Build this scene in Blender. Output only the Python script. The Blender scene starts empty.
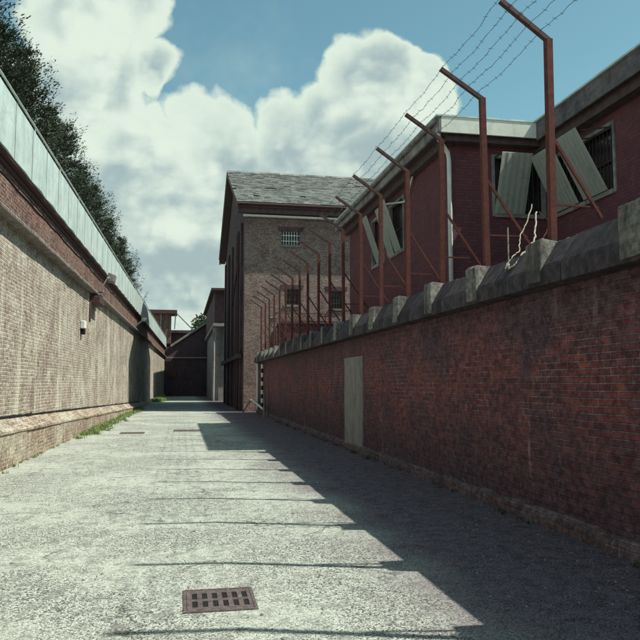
import bpy, bmesh, math, random
from mathutils import Vector, Matrix
random.seed(7)
R = math.radians
S = bpy.context.scene
COL = S.collection

# ------------------------------------------------------------------ camera
cam_d = bpy.data.cameras.new('camera'); cam = bpy.data.objects.new('camera', cam_d)
COL.objects.link(cam); S.camera = cam
cam_d.sensor_width = 36.0; cam_d.lens = 36.0 * 720 / 640
cam_d.clip_start = 0.05; cam_d.clip_end = 3000
cam.location = (0, 0, 1.6)
cam.rotation_euler = (R(90 + 5.0), 0, R(-10.89))
S.render.resolution_x = 1024; S.render.resolution_y = 1024
S.render.engine = 'CYCLES'

# ------------------------------------------------------------------ light
SUN_AZ = R(-18)            # measured from +X, towards -Y
SUN_EL = R(55.5)
to_sun = Vector((math.cos(SUN_AZ) * math.cos(SUN_EL), math.sin(SUN_AZ) * math.cos(SUN_EL), math.sin(SUN_EL)))
sd = bpy.data.lights.new('sun', 'SUN'); sd.energy = 5.0; sd.angle = R(0.5); sd.color = (1.0, 0.985, 0.86)
so = bpy.data.objects.new('sun', sd); COL.objects.link(so)
so.rotation_euler = (-to_sun).to_track_quat('-Z', 'Y').to_euler(); so.location = (20, -10, 40)
S.view_settings.view_transform = 'Standard'; S.view_settings.look = 'None'
S.view_settings.gamma = 1; S.view_settings.exposure = 0.22; S.view_settings.use_curve_mapping = False

W = bpy.data.worlds.new('World'); S.world = W; W.use_nodes = True


class NT:
    """tiny node helper"""
    def __init__(s, tree): s.t = tree; s.n = tree.nodes; s.l = tree.links
    def new(s, typ, **kw):
        n = s.n.new(typ)
        for k, v in kw.items(): setattr(n, k, v)
        return n
    def put(s, sock, v):
        if isinstance(v, bpy.types.NodeSocket): s.l.new(v, sock)
        elif v is not None:
            if isinstance(v, (tuple, list)) and len(v) == 3 and sock.type == 'RGBA': v = (*v, 1)
            sock.default_value = v
    def math(s, op, a, b=None, clamp=False):
        n = s.new('ShaderNodeMath', operation=op, use_clamp=clamp); s.put(n.inputs[0], a)
        if b is not None: s.put(n.inputs[1], b)
        return n.outputs[0]
    def vmath(s, op, a, b=None):
        n = s.new('ShaderNodeVectorMath', operation=op); s.put(n.inputs[0], a)
        if b is not None: s.put(n.inputs[1], b)
        return n.outputs['Value'] if op in ('DOT_PRODUCT', 'LENGTH') else n.outputs[0]
    def noise(s, vec, scale, detail=4, rough=.55, dist=0.0):
        n = s.new('ShaderNodeTexNoise'); s.put(n.inputs['Vector'], vec); n.inputs['Scale'].default_value = scale
        n.inputs['Detail'].default_value = detail; n.inputs['Roughness'].default_value = rough
        n.inputs['Distortion'].default_value = dist
        return n.outputs['Fac']
    def ss(s, v, lo, hi, a=0.0, b=1.0):
        n = s.new('ShaderNodeMapRange', interpolation_type='SMOOTHSTEP'); s.put(n.inputs['Value'], v)
        n.inputs['From Min'].default_value = lo; n.inputs['From Max'].default_value = hi
        n.inputs['To Min'].default_value = a; n.inputs['To Max'].default_value = b
        return n.outputs['Result']
    def mix(s, f, a, b, blend='MIX'):
        n = s.new('ShaderNodeMix', data_type='RGBA', blend_type=blend)
        s.put(n.inputs[0], f); s.put(n.inputs[6], a); s.put(n.inputs[7], b)
        return n.outputs[2]
    def scale(s, vec, v):
        n = s.new('ShaderNodeMapping'); s.put(n.inputs[0], vec); n.inputs['Scale'].default_value = v
        return n.outputs[0]


def world_nodes():
    t = NT(W.node_tree); t.n.clear()
    out = t.new('ShaderNodeOutputWorld')
    sky = t.new('ShaderNodeTexSky', sky_type='NISHITA', sun_disc=False)
    sky.sun_elevation = SUN_EL; sky.sun_rotation = math.atan2(to_sun.x, to_sun.y)
    sky.air_density = 1.0; sky.dust_density = 0.6; sky.ozone_density = 1.0
    bg = t.new('ShaderNodeBackground'); bg.inputs[1].default_value = SKY
    t.put(bg.inputs[0], t.mix(1.0, sky.outputs[0], SKY_TINT, 'MULTIPLY'))
    co = t.new('ShaderNodeTexCoord').outputs['Generated']
    # cumulus banks, each a bearing on the sky dome and an angular radius
    big = t.new('ShaderNodeTexNoise'); t.put(big.inputs['Vector'], co); big.inputs['Scale'].default_value = 7.0
    big.inputs['Detail'].default_value = 7; big.inputs['Roughness'].default_value = .52
    warp = t.vmath('SCALE', t.vmath('SUBTRACT', big.outputs['Color'], (.5, .5, .5)), None)
    warp.node.inputs['Scale'].default_value = .11
    p = t.vmath('NORMALIZE', t.vmath('ADD', co, warp))
    m = None
    for az, el, r in CLOUDS:
        c = (math.sin(R(az)) * math.cos(R(el)), math.cos(R(az)) * math.cos(R(el)), math.sin(R(el)))
        dist = t.vmath('LENGTH', t.vmath('SUBTRACT', p, c))
        f = t.math('SUBTRACT', 1.0, t.math('DIVIDE', dist, 2 * math.sin(R(r) / 2)))
        m = f if m is None else t.math('MAXIMUM', m, f)
    fine = t.noise(co, 26, 8, .6)
    def puff(scale, w):
        v = t.new('ShaderNodeTexVoronoi', feature='F1'); v.inputs['Scale'].default_value = scale
        wv = t.vmath('SCALE', t.vmath('SUBTRACT', big.outputs['Color'], (.5, .5, .5)), None); wv.node.inputs['Scale'].default_value = w
        t.put(v.inputs['Vector'], t.vmath('ADD', co, wv)); return t.math('SUBTRACT', .45, v.outputs['Distance'])
    p1, p2, p3 = puff(9, .25), puff(21, .16), puff(48, .1)
    bil = t.math('ADD', t.math('ADD', t.math('MULTIPLY', p1, .20), t.math('MULTIPLY', p2, .17)), t.math('MULTIPLY', p3, .12))
    m2 = t.math('ADD', t.math('ADD', m, t.math('MULTIPLY', t.math('SUBTRACT', fine, .5), .14)), bil)
    mask = t.ss(m2, -.05, .13)
    haze = t.noise(co, 3.2, 5, .6)
    mask = t.math('MAXIMUM', mask, t.ss(haze, .5, .85, 0, .35))
    # body of the clouds: light tops, grey bellies
    z = t.new('ShaderNodeSeparateXYZ'); t.put(z.inputs[0], co)
    mask = t.math('MAXIMUM', mask, t.ss(z.outputs[2], .32, .02, 0, .8))
    shade = t.noise(t.scale(co, (1, 1, 2.0)), 6.5, 6, .5)
    sh = t.ss(t.math('ADD', shade, t.math('MULTIPLY', bil, .9)), .36, .66)
    colr = t.mix(sh, (.38, .50, .51), (.76, .87, .76))
    edge = t.ss(m2, .05, .6)
    colr = t.mix(edge, (.74, .86, .74), colr)
    bc = t.new('ShaderNodeBackground'); t.put(bc.inputs[0], colr); bc.inputs[1].default_value = CLOUD_STR
    ms = t.new('ShaderNodeMixShader'); t.put(ms.inputs[0], mask)
    t.l.new(bg.outputs[0], ms.inputs[1]); t.l.new(bc.outputs[0], ms.inputs[2])
    t.l.new(ms.outputs[0], out.inputs[0])


SKY = 0.105; SKY_TINT = (1.02, 1.36, 1.04); CLOUD_STR = 0.86
CLOUDS = [  # azimuth from +Y to the right, elevation, radius (degrees)
    (-7.5, 27, 5.6), (-1.8, 23.2, 2.6), (-6.0, 22.5, 3.4), (-10.5, 21, 5.0), (-5, 28.5, 3.6),
    (-4, 16.0, 5.0), (3, 17, 5.0), (9, 18.5, 4.4), (15, 23.6, 4.2), (18.5, 21.5, 3.2), (12, 20.5, 4.0),
    (0, 11, 9), (9, 14, 8), (16, 17, 6.5), (20, 17, 4.0), (-8, 13, 7), (-22, 16, 9), (24, 11, 7), (-2, 6, 10),
    (60, 12, 14), (80, 9, 11), (-75, 15, 13), (150, 14, 16), (-150, 12, 15)]
world_nodes()


# ------------------------------------------------------------------ mesh helpers
class MB:
    def __init__(s): s.v = []; s.f = []
    def add(s, vs, fs):
        o = len(s.v); s.v += [tuple(v) for v in vs]; s.f += [tuple(i + o for i in f) for f in fs]
    def box(s, x0, x1, y0, y1, z0, z1):
        s.add([(x0, y0, z0), (x1, y0, z0), (x1, y1, z0), (x0, y1, z0), (x0, y0, z1), (x1, y0, z1), (x1, y1, z1), (x0, y1, z1)],
              [(0, 3, 2, 1), (4, 5, 6, 7), (0, 1, 5, 4), (1, 2, 6, 5), (2, 3, 7, 6), (3, 0, 4, 7)])
    def bar(s, a, b, w, h, up=(0, 0, 1)):
        a = Vector(a); b = Vector(b); d = (b - a).normalized(); u = Vector(up)
        if abs(d.dot(u)) > .98: u = Vector((0, 1, 0))
        r = d.cross(u).normalized(); u = r.cross(d).normalized()
        vs = [p + r * sx * w / 2 + u * sz * h / 2 for p in (a, b) for sx, sz in ((-1, -1), (1, -1), (1, 1), (-1, 1))]
        s.add(vs, [(0, 1, 2, 3), (7, 6, 5, 4), (0, 4, 5, 1), (1, 5, 6, 2), (2, 6, 7, 3), (3, 7, 4, 0)])
    def tube(s, pts, r, n=6, r2=None):
        pts = [Vector(p) for p in pts]; N = len(pts); o = len(s.v)
        ref = Vector((0, 0, 1))
        for i, p in enumerate(pts):
            d = (pts[min(i + 1, N - 1)] - pts[max(i - 1, 0)]).normalized()
            if abs(d.dot(ref)) > .95: q = Vector((1, 0, 0))
            else: q = ref
            a = d.cross(q).normalized(); b = d.cross(a)
            rr = r if r2 is None else r + (r2 - r) * i / max(1, N - 1)
            for k in range(n):
                t = 2 * math.pi * k / n
                s.v.append(tuple(p + a * rr * math.cos(t) + b * rr * math.sin(t)))
        for i in range(N - 1):
            for k in range(n):
                s.f.append((o + i * n + k, o + i * n + (k + 1) % n, o + (i + 1) * n + (k + 1) % n, o + (i + 1) * n + k))
        s.f.append(tuple(o + k for k in range(n))[::-1]); s.f.append(tuple(o + (N - 1) * n + k for k in range(n)))
    def prism(s, poly, axis, a0, a1):
        """poly: 2-D outline; axis 'x' -> (y,z), 'y' -> (x,z), 'z' -> (x,y)"""
        n = len(poly)
        def P(p, a): return {'x': (a, p[0], p[1]), 'y': (p[0], a, p[1]), 'z': (p[0], p[1], a)}[axis]
        s.add([P(p, a0) for p in poly] + [P(p, a1) for p in poly],
              [tuple(range(n))[::-1], tuple(range(n, 2 * n))] + [(i, (i + 1) % n, n + (i + 1) % n, n + i) for i in range(n)])
    def wall(s, axis, p0, p1, a0, a1, z0, z1, holes=()):
        """a slab with rectangular openings; axis 'x': the slab spans X (a0..a1), thickness p0..p1 in Y; axis 'y' the other way"""
        us = sorted({a0, a1, *[h[0] for h in holes], *[h[1] for h in holes]})
        zs = sorted({z0, z1, *[h[2] for h in holes], *[h[3] for h in holes]})
        for i in range(len(us) - 1):
            for j in range(len(zs) - 1):
                cu = (us[i] + us[i + 1]) / 2; cz = (zs[j] + zs[j + 1]) / 2
                if any(h[0] < cu < h[1] and h[2] < cz < h[3] for h in holes): continue
                if axis == 'x': s.box(us[i], us[i + 1], p0, p1, zs[j], zs[j + 1])
                else: s.box(p0, p1, us[i], us[i + 1], zs[j], zs[j + 1])
    def build(s, name, mat, parent=None, bevel=0, smooth=False, weld=False):
        me = bpy.data.meshes.new(name); me.from_pydata(s.v, [], s.f); me.update()
        bm = bmesh.new(); bm.from_mesh(me)
        if weld:
            bmesh.ops.remove_doubles(bm, verts=bm.verts, dist=.0005)
        bmesh.ops.recalc_face_normals(bm, faces=bm.faces)
        if bevel: bmesh.ops.bevel(bm, geom=list(bm.edges), offset=bevel, segments=1, affect='EDGES')
        bm.to_mesh(me); bm.free()
        if smooth:
            for p in me.polygons: p.use_smooth = True
        me.materials.append(mat)
        o = bpy.data.objects.new(name, me); COL.objects.link(o)
        if parent: o.parent = parent
        return o


def tag(o, label=None, cat=None, group=None, kind=None):
    if label: o['label'] = label
    if cat: o['category'] = cat
    if group: o['group'] = group
    if kind: o['kind'] = kind
    return o


def empty(name, loc=(0, 0, 0), rz=0):
    o = bpy.data.objects.new(name, None); COL.objects.link(o); o.location = loc; o.rotation_euler = (0, 0, rz)
    o.empty_display_size = .2
    return o


def copy_tree(o, parent=None):
    c = o.copy(); COL.objects.link(c)
    if parent: c.parent = parent
    for ch in list(o.children): copy_tree(ch, c)
    return c


# ------------------------------------------------------------------ materials
def mat(name, fn, rough=.85, metal=0.0, spec=.3):
    m = bpy.data.materials.new(name); m.use_nodes = True
    t = NT(m.node_tree); b = m.node_tree.nodes['Principled BSDF']
    b.inputs['Roughness'].default_value = rough; b.inputs['Metallic'].default_value = metal
    b.inputs['Specular IOR Level'].default_value = spec
    fn(t, b)
    return m


def objco(t): return t.new('ShaderNodeTexCoord').outputs['Object']


def bump(t, b, h, dist, strength=1.0):
    n = t.new('ShaderNodeBump'); n.inputs['Strength'].default_value = strength; n.inputs['Distance'].default_value = dist
    t.put(n.inputs['Height'], h); t.l.new(n.outputs[0], b.inputs['Normal'])


def brickmat(name, c1, c2, mortar, soot=(.02, .015, .02), stain=None, z_top=None, z_bot=None, streak=(.5, .45, .42), streak_amt=.3,
             bw=.228, rh=.076, ms=.011, sootamt=.5, relief=.012, patch=None, msmooth=.25, mott=0.0, lime=(.66, .62, .50)):
    def fn(t, b):
        co = objco(t); sp = t.new('ShaderNodeSeparateXYZ'); t.put(sp.inputs[0], co)
        # slightly wandering courses
        wob = t.math('MULTIPLY', t.math('SUBTRACT', t.noise(co, .7, 2), .5), .03)
        u = t.math('ADD', sp.outputs[0], sp.outputs[1]); v = t.math('ADD', sp.outputs[2], wob)
        cb = t.new('ShaderNodeCombineXYZ'); t.put(cb.inputs[0], u); t.put(cb.inputs[1], v)
        edge = t.new('ShaderNodeTexNoise'); t.put(edge.inputs['Vector'], co); edge.inputs['Scale'].default_value = 38
        jit = t.vmath('SCALE', t.vmath('SUBTRACT', edge.outputs['Color'], (.5, .5, .5)), None); jit.node.inputs['Scale'].default_value = .012
        bc = t.vmath('ADD', cb.outputs[0], jit)
        br = t.new('ShaderNodeTexBrick'); t.put(br.inputs['Vector'], bc)
        br.inputs['Scale'].default_value = 1; br.inputs['Brick Width'].default_value = bw; br.inputs['Row Height'].default_value = rh
        br.inputs['Mortar Size'].default_value = ms; br.inputs['Mortar Smooth'].default_value = msmooth; br.inputs['Bias'].default_value = 0
        t.put(br.inputs['Color1'], (0, 0, 0)); t.put(br.inputs['Color2'], (1, 1, 1)); t.put(br.inputs['Mortar'], (.5, .5, .5))
        sr = t.new('ShaderNodeSeparateColor'); t.put(sr.inputs[0], br.outputs['Color'])
        rnd = sr.outputs[0]
        base = t.mix(rnd, c1, c2)
        # some bricks burnt dark
        burnt = t.math('MULTIPLY', t.ss(rnd, .72, .95), t.ss(t.noise(co, 1.3, 3), .35, .6))
        base = t.mix(t.math('MULTIPLY', burnt, .7), base, soot)
        g = t.noise(co, 14, 5, .65)
        base = t.mix(1.0, base, t.mix(g, (.55, .55, .55), (1.35, 1.35, 1.35)), 'MULTIPLY')
        if patch:
            base = t.mix(t.ss(t.noise(t.scale(co, (1, 1, 1.5)), .8, 6, .6), .47, .62, 0, .85), base, patch)
        mo = t.ss(t.noise(co, 2.2, 5, .7), .36, .60)     # mortar washed out in places
        mcol = t.mix(mo, t.mix(.65, mortar, soot), mortar)
        col = t.mix(br.outputs['Fac'], base, mcol)
        if z_top is not None:
            f = t.ss(t.math('ADD', sp.outputs[2], t.math('MULTIPLY', t.math('SUBTRACT', t.noise(t.scale(co, (1, 1, .25)), 2.0, 5, .7), .5), 1.2)), z_top[0], z_top[1])
            col = t.mix(t.math('MULTIPLY', f, z_top[2]), col, soot)
        if z_bot is not None:
            f = t.ss(t.math('ADD', sp.outputs[2], t.math('MULTIPLY', t.math('SUBTRACT', t.noise(co, 1.6, 5, .7), .5), 1.3)), z_bot[1], z_bot[0])
            col = t.mix(t.math('MULTIPLY', f, z_bot[2]), col, soot)
        blot = t.ss(t.noise(t.scale(co, (1, 1, .7)), 1.1, 7, .65), .5, .7, 0, sootamt)
        col = t.mix(blot, col, soot)
        st = t.math('MULTIPLY', t.ss(t.noise(t.scale(co, (1, 1, .13)), 4.5, 6, .65), .56, .74), t.ss(t.noise(co, .9, 4), .42, .62))
        col = t.mix(t.math('MULTIPLY', st, streak_amt), col, streak)
        if mott:
            mo2 = t.noise(t.scale(co, (1, 1, 1.4)), 9, 6, .75)
            col = t.mix(1.0, col, t.mix(t.ss(mo2, .38, .62), (.62, .60, .60), (1.3, 1.3, 1.28)), 'MULTIPLY')
            limef = t.math('MULTIPLY', t.ss(t.noise(co, 17, 4, .6), .56, .68), t.ss(t.noise(co, .8, 4), .40, .6, .1, .8 * mott))
            col = t.mix(limef, col, lime)
        if mott >= 1:
            ws = t.ss(t.noise(t.scale(co, (1, 1, .08)), 2.6, 5, .6), .50, .66)
            wg = t.ss(t.noise(t.scale(co, (1, 1, .6)), .6, 3), .40, .58, .15, 1)
            col = t.mix(t.math('MULTIPLY', t.math('MULTIPLY', ws, wg), .6), col, streak)
            ds = t.ss(t.noise(t.scale(co, (1, 1, .1)), 3.7, 5, .6), .56, .7, 0, .45)
            col = t.mix(ds, col, soot)
            bl = t.ss(t.noise(co, 5.5, 5, .7), .56, .66, 0, .55)
            col = t.mix(bl, col, lime)
        t.l.new(col, b.inputs['Base Color'])
        h = t.math('ADD', t.math('MULTIPLY', t.math('SUBTRACT', 1.0, br.outputs['Fac']), .7),
                   t.math('ADD', t.math('MULTIPLY', g, .5), t.math('MULTIPLY', rnd, .25)))
        bump(t, b, h, relief)
    return mat(name, fn, .92, spec=.2)


def roughmat(name, a, b_, sc=6, rough=.85, metal=0, relief=.004, stain=None, st=(.5, .68, .8), stretch=(1, 1, 1), spec=.3):
    def fn(t, b):
        co = objco(t); n = t.noise(t.scale(co, stretch), sc, 7, .68)
        col = t.mix(t.ss(n, .3, .7), a, b_)
        if stain: col = t.mix(t.ss(t.noise(t.scale(co, (1, 1, .3)), 2.1, 6, .7), st[0], st[1], 0, st[2]), col, stain)
        t.l.new(col, b.inputs['Base Color'])
        bump(t, b, t.noise(co, sc * 5, 5, .7), relief)
    return mat(name, fn, rough, metal, spec)


M_red = brickmat('old_red_brick', (.14, .046, .050), (.30, .088, .080), (.25, .175, .185), soot=(.078, .052, .072), z_top=(1.75, 2.8, .85), z_bot=(.1, 1.6, .85),
                 streak=(.42, .34, .37), streak_amt=.6, sootamt=.8, relief=.028, mott=.45, lime=(.30, .24, .25), patch=(.105, .055, .066), msmooth=.5)
M_tan = brickmat('weathered_tan_brick', (.25, .175, .15), (.41, .34, .28), (.58, .54, .46), soot=(.12, .085, .07), streak=(.66, .63, .52), streak_amt=.8, sootamt=.35, relief=.026,
                 patch=(.48, .44, .37), msmooth=.6, ms=.014, mott=1.0)
M_upper = brickmat('brown_red_brick', (.11, .052, .045), (.23, .115, .09), (.28, .225, .19), soot=(.06, .04, .045), streak_amt=.3, sootamt=.6, relief=.025, mott=.8)
M_plinth = brickmat('pale_brown_plinth_brick', (.21, .13, .10), (.38, .27, .20), (.50, .46, .36), soot=(.07, .05, .05), streak_amt=.5, sootamt=.5, relief=.03, patch=(.46, .43, .34), mott=1.0)
M_tower = brickmat('brown_stock_brick', (.19, .12, .11), (.33, .24, .21), (.33, .27, .25), soot=(.07, .045, .05), streak=(.5, .44, .38), streak_amt=.4, sootamt=.5, mott=.6,
                   z_top=(9.0, 11.2, .5), bw=.23, rh=.078, relief=.012)
M_dark = brickmat('dark_purple_brick', (.085, .048, .056), (.14, .072, .078), (.13, .105, .11), soot=(.03, .02, .026), streak_amt=.25, sootamt=.5, streak=(.25, .2, .2))
M_endshade = brickmat('shade_darkened_brick', (.085, .05, .06), (.13, .072, .082), (.12, .10, .11), soot=(.05, .035, .045), streak_amt=.2, sootamt=.5, streak=(.14, .11, .12))  # end building only: brick colour darkened to carry the shade lying there
M_coping = roughmat('weathered_concrete', (.048, .036, .044), (.14, .115, .13), 9, .93, relief=.03, stain=(.035, .03, .035), st=(.45, .62, .8))
M_pier = roughmat('pale_lichened_concrete', (.15, .14, .138), (.44, .44, .39), 13, .93, relief=.035, stain=(.06, .055, .06), st=(.42, .6, .75))
M_render = roughmat('grey_cement_render', (.20, .19, .185), (.29, .275, .265), 3, .9, relief=.005, stain=(.13, .11, .115), st=(.5, .7, .6))
M_maroon = brickmat('maroon_painted_brick', (.155, .058, .070), (.20, .078, .088), (.165, .066, .076), soot=(.10, .05, .06), streak=(.22, .12, .13), streak_amt=.4, sootamt=.6, relief=.012, msmooth=.6)
M_cream = roughmat('cream_painted_board', (.70, .70, .62), (.82, .82, .74), 4, .7, relief=.002, stain=(.25, .22, .19), st=(.55, .75, .6))
M_fascia = roughmat('weathered_grey_fascia', (.22, .20, .20), (.34, .32, .31), 6, .85, relief=.003, stain=(.09, .07, .075), st=(.45, .65, .7), stretch=(1, .3, 1))
M_wingf = roughmat('sooty_fascia_board', (.10, .085, .09), (.19, .17, .17), 6, .85, relief=.003, stain=(.05, .04, .045), st=(.45, .65, .7), stretch=(1, .3, 1))
M_soffit = roughmat('sooty_soffit_board', (.075, .05, .055), (.12, .09, .09), 5, .9)
M_rust = roughmat('rusty_red_steel', (.080, .027, .023), (.155, .045, .035), 18, .85, relief=.003, stain=(.075, .03, .028), st=(.5, .65, .8))
M_iron = roughmat('dark_painted_iron', (.05, .028, .03), (.10, .05, .05), 20, .7, relief=.002)
M_wire = roughmat('tarnished_wire', (.05, .05, .055), (.10, .10, .10), 30, .55, metal=.6)
M_white = roughmat('chalky_white_paint', (.62, .63, .60), (.75, .75, .70), 8, .65, relief=.001, stain=(.35, .32, .28), st=(.6, .75, .6))
M_glass = roughmat('grimy_dark_glass', (.015, .018, .02), (.03, .032, .035), 5, .18, relief=.0004, spec=.5)
M_black = roughmat('plain_black', (.008, .008, .009), (.016, .015, .015), 8, .95)
M_castiron = roughmat('worn_cast_iron', (.07, .05, .052), (.19, .15, .145), 34, .7, relief=.004, metal=.2, stain=(.22, .20, .18), st=(.55, .7, .5))
M_rope = roughmat('frayed_pale_rope', (.34, .32, .25), (.5, .48, .38), 30, .9)
M_bark = roughmat('fissured_bark', (.045, .035, .028), (.09, .07, .055), 14, .95, relief=.02, stretch=(1, 1, .2))
M_leaf_litter = roughmat('dry_leaf', (.10, .07, .06), (.24, .19, .16), 9, .9)
M_grit = roughmat('loose_grit', (.16, .15, .145), (.33, .32, .30), 9, .9)
M_weed = roughmat('bright_weed', (.13, .19, .06), (.24, .31, .11), 9, .75)
M_stone = roughmat('sandstone_ledge', (.13, .105, .10), (.30, .27, .235), 7, .9, relief=.008, stain=(.14, .11, .10), st=(.5, .68, .6))


def foliage(name, a, b_):
    def fn(t, b):
        g = t.new('ShaderNodeNewGeometry'); co = objco(t)
        f = t.math('ADD', t.math('MULTIPLY', g.outputs['Random Per Island'], .6), t.math('MULTIPLY', t.ss(t.noise(co, .8, 3), .35, .65), .4))
        t.l.new(t.mix(f, a, b_), b.inputs['Base Color'])
    return mat(name, fn, .65, spec=.25)


M_needles = foliage('dark_conifer_needles', (.022, .034, .022), (.065, .085, .045))
M_hedge = foliage('dull_green_leaves', (.03, .045, .02), (.07, .09, .04))


def ground_fn(t, b):
    co = objco(t)
    vo = t.new('ShaderNodeTexVoronoi'); t.put(vo.inputs['Vector'], t.scale(co, (1, 1, 0))); vo.inputs['Scale'].default_value = 88
    vs = t.new('ShaderNodeSeparateColor'); t.put(vs.inputs[0], vo.outputs['Color'])
    fine = t.noise(co, 90, 4, .75)
    mid = t.noise(co, 6, 6, .65)
    big = t.noise(co, .55, 5, .6)
    chip = t.mix(t.ss(vs.outputs[0], .2, .62), (.075, .075, .075), (.66, .69, .61))
    col = t.mix(t.ss(fine, .40, .60), t.mix(.55, chip, (.08, .085, .08)), chip)
    col = t.mix(t.ss(big, .42, .62, 0, .45), col, (.56, .59, .52))
    col = t.mix(t.ss(mid, .47, .66, 0, .62), col, (.17, .165, .155))
    ce = t.new('ShaderNodeTexVoronoi', feature='DISTANCE_TO_EDGE'); ce.inputs['Scale'].default_value = .45
    cw = t.new('ShaderNodeTexNoise'); t.put(cw.inputs['Vector'], co); cw.inputs['Scale'].default_value = 2.5; cw.inputs['Detail'].default_value = 6
    cv = t.vmath('SCALE', cw.outputs['Color'], None); cv.node.inputs['Scale'].default_value = .9
    t.put(ce.inputs['Vector'], t.vmath('ADD', t.scale(co, (1, 1, 0)), cv))
    crack = t.math('MULTIPLY', t.ss(ce.outputs['Distance'], .012, .002), t.ss(t.noise(co, .7, 3), .48, .6))
    col = t.mix(t.math('MULTIPLY', crack, .75), col, (.06, .06, .055))
    oil = t.ss(t.noise(co, 1.7, 4, .5), .62, .75, 0, .55)
    col = t.mix(oil, col, (.15, .15, .14))
    # dark purple strip: shadow of the right-hand wall painted into the ground colour
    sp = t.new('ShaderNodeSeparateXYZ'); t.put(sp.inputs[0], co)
    wall_shade = t.ss(t.math('ADD', sp.outputs[0], t.math('MULTIPLY', t.math('SUBTRACT', t.noise(co, .8, 5), .5), 1.6)), 1.2, 2.6, 0, .92)
    col = t.mix(wall_shade, col, t.mix(t.math('ADD', t.math('MULTIPLY', t.ss(vs.outputs[0], .3, .9), .55), t.math('MULTIPLY', t.ss(mid, .35, .65), .45)), (.042, .028, .038), (.24, .18, .215)))
    # sandy silt at the foot of the left-hand wall
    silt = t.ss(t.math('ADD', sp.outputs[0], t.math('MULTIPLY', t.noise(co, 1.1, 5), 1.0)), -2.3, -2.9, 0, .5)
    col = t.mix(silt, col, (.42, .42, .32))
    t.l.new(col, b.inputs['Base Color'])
    h = t.math('ADD', t.math('MULTIPLY', t.math('SUBTRACT', 1, vo.outputs['Distance']), .7), t.math('ADD', t.math('MULTIPLY', fine, .6), t.math('MULTIPLY', mid, 1.2)))
    bump(t, b, h, .009)


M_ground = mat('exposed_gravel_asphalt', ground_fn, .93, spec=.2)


def slate_fn(t, b):
    g = t.new('ShaderNodeNewGeometry'); co = objco(t)
    col = t.mix(g.outputs['Random Per Island'], (.08, .082, .08), (.215, .22, .21))
    col = t.mix(t.ss(t.noise(co, 2.5, 6, .7), .5, .7, 0, .6), col, (.34, .37, .31))
    t.l.new(col, b.inputs['Base Color']); bump(t, b, t.noise(co, 20, 4), .01)


M_slate = mat('lichened_slate', slate_fn, .7)


def strip_fn(t, b):
    co = objco(t)
    n = t.noise(t.scale(co, (1, 1, .35)), 3.0, 6, .65)
    col = t.mix(t.ss(n, .35, .65), (.46, .56, .54), (.62, .70, .67))
    col = t.mix(t.ss(t.noise(co, 1.1, 5, .7), .55, .75, 0, .5), col, (.34, .42, .41))
    t.l.new(col, b.inputs['Base Color']); bump(t, b, t.noise(co, 1.5, 3), .05)


M_strip = mat('dull_galvanised_sheet', strip_fn, .5, .25, .4)


def baffle_fn(t, b):
    co = objco(t)
    n = t.noise(t.scale(co, (4, 4, .4)), 6.0, 5, .65)
    col = t.mix(t.ss(n, .35, .7), (.78, .80, .74), (.90, .91, .86))
    col = t.mix(t.ss(t.noise(co, 3, 6, .7), .55, .72, 0, .6), col, (.50, .50, .45))
    t.l.new(col, b.inputs['Base Color'])
    tr = t.new('ShaderNodeBsdfTranslucent'); t.l.new(col, tr.inputs[0])
    ms = t.new('ShaderNodeMixShader'); ms.inputs[0].default_value = .75
    out = [n for n in t.n if n.type == 'OUTPUT_MATERIAL'][0]
    t.l.new(b.outputs[0], ms.inputs[1]); t.l.new(tr.outputs[0], ms.inputs[2]); t.l.new(ms.outputs[0], out.inputs[0])


M_baffle = mat('streaked_white_sheet', baffle_fn, .6)


def band_fn(t, b):
    co = objco(t); sp = t.new('ShaderNodeSeparateXYZ'); t.put(sp.inputs[0], co)
    f = t.math('GREATER_THAN', t.math('FRACT', t.math('DIVIDE', sp.outputs[2], .42)), .5)
    t.l.new(t.mix(f, (.03, .025, .03), (.75, .75, .72)), b.inputs['Base Color'])


M_band = mat('black_and_white_bands', band_fn, .6)

# ------------------------------------------------------------------ ground
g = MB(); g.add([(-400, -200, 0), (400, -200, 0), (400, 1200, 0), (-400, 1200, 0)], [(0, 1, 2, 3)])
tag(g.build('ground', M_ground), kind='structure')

# ------------------------------------------------------------------ left perimeter wall (own frame: x = towards the alley, y = along it)
LANG = -math.atan(.0185)


def left_frame(name): return empty(name, (-3.43, 0, 0), LANG)


LE = 90.0


def zt(u): return max(.06, .69 - .0165 * (u - 14)) if u > 14 else .69 + .004 * (14 - u)


lw = left_frame('brick_wall')
tag(lw, 'tall sunlit brick perimeter wall with pale metal sheeting along its top', 'wall')
m = MB(); m.box(-.65, -.25, -8, LE, 0, 4.755); m.build('wall', M_tan, lw)
m = MB(); m.box(-.65, -.25, -8, LE, 4.865, 6.72); m.build('upper_wall', M_upper, lw)
m = MB()
us = [-8 + i * 1.0 for i in range(99)]
for a, b in zip(us, us[1:]):
    za, zb = zt(a), zt(b)
    vs = [(-.26, a, 0), (0, a, 0), (0, a, za), (-.05, a, za + .03), (-.26, a, za + .25), (-.26, b, 0), (0, b, 0), (0, b, zb), (-.05, b, zb + .03), (-.26, b, zb + .25)]
    m.add(vs, [(1, 6, 7, 2), (2, 7, 8, 3), (3, 8, 9, 4)] + ([(0, 1, 2, 3, 4)] if a == us[0] else []) + ([(9, 8, 7, 6, 5)] if b == us[-1] else []))
m.build('plinth', M_plinth, lw, weld=True)
m = MB()
for a, b in zip(us, us[1:]):
    if a > 50: break
    for q in range(2):
        y0 = a + q * .5; y1 = y0 + .5; j = random.uniform(-.008, .008)
        m.box(-.255, -.225 + j, y0, y1 - .006, zt(y0) + .235, zt(y0) + .275 + j)
m.build('shadow_joint', M_black, lw)  # black strip added for the dark shadowed joint above the plinth
m = MB()
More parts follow.
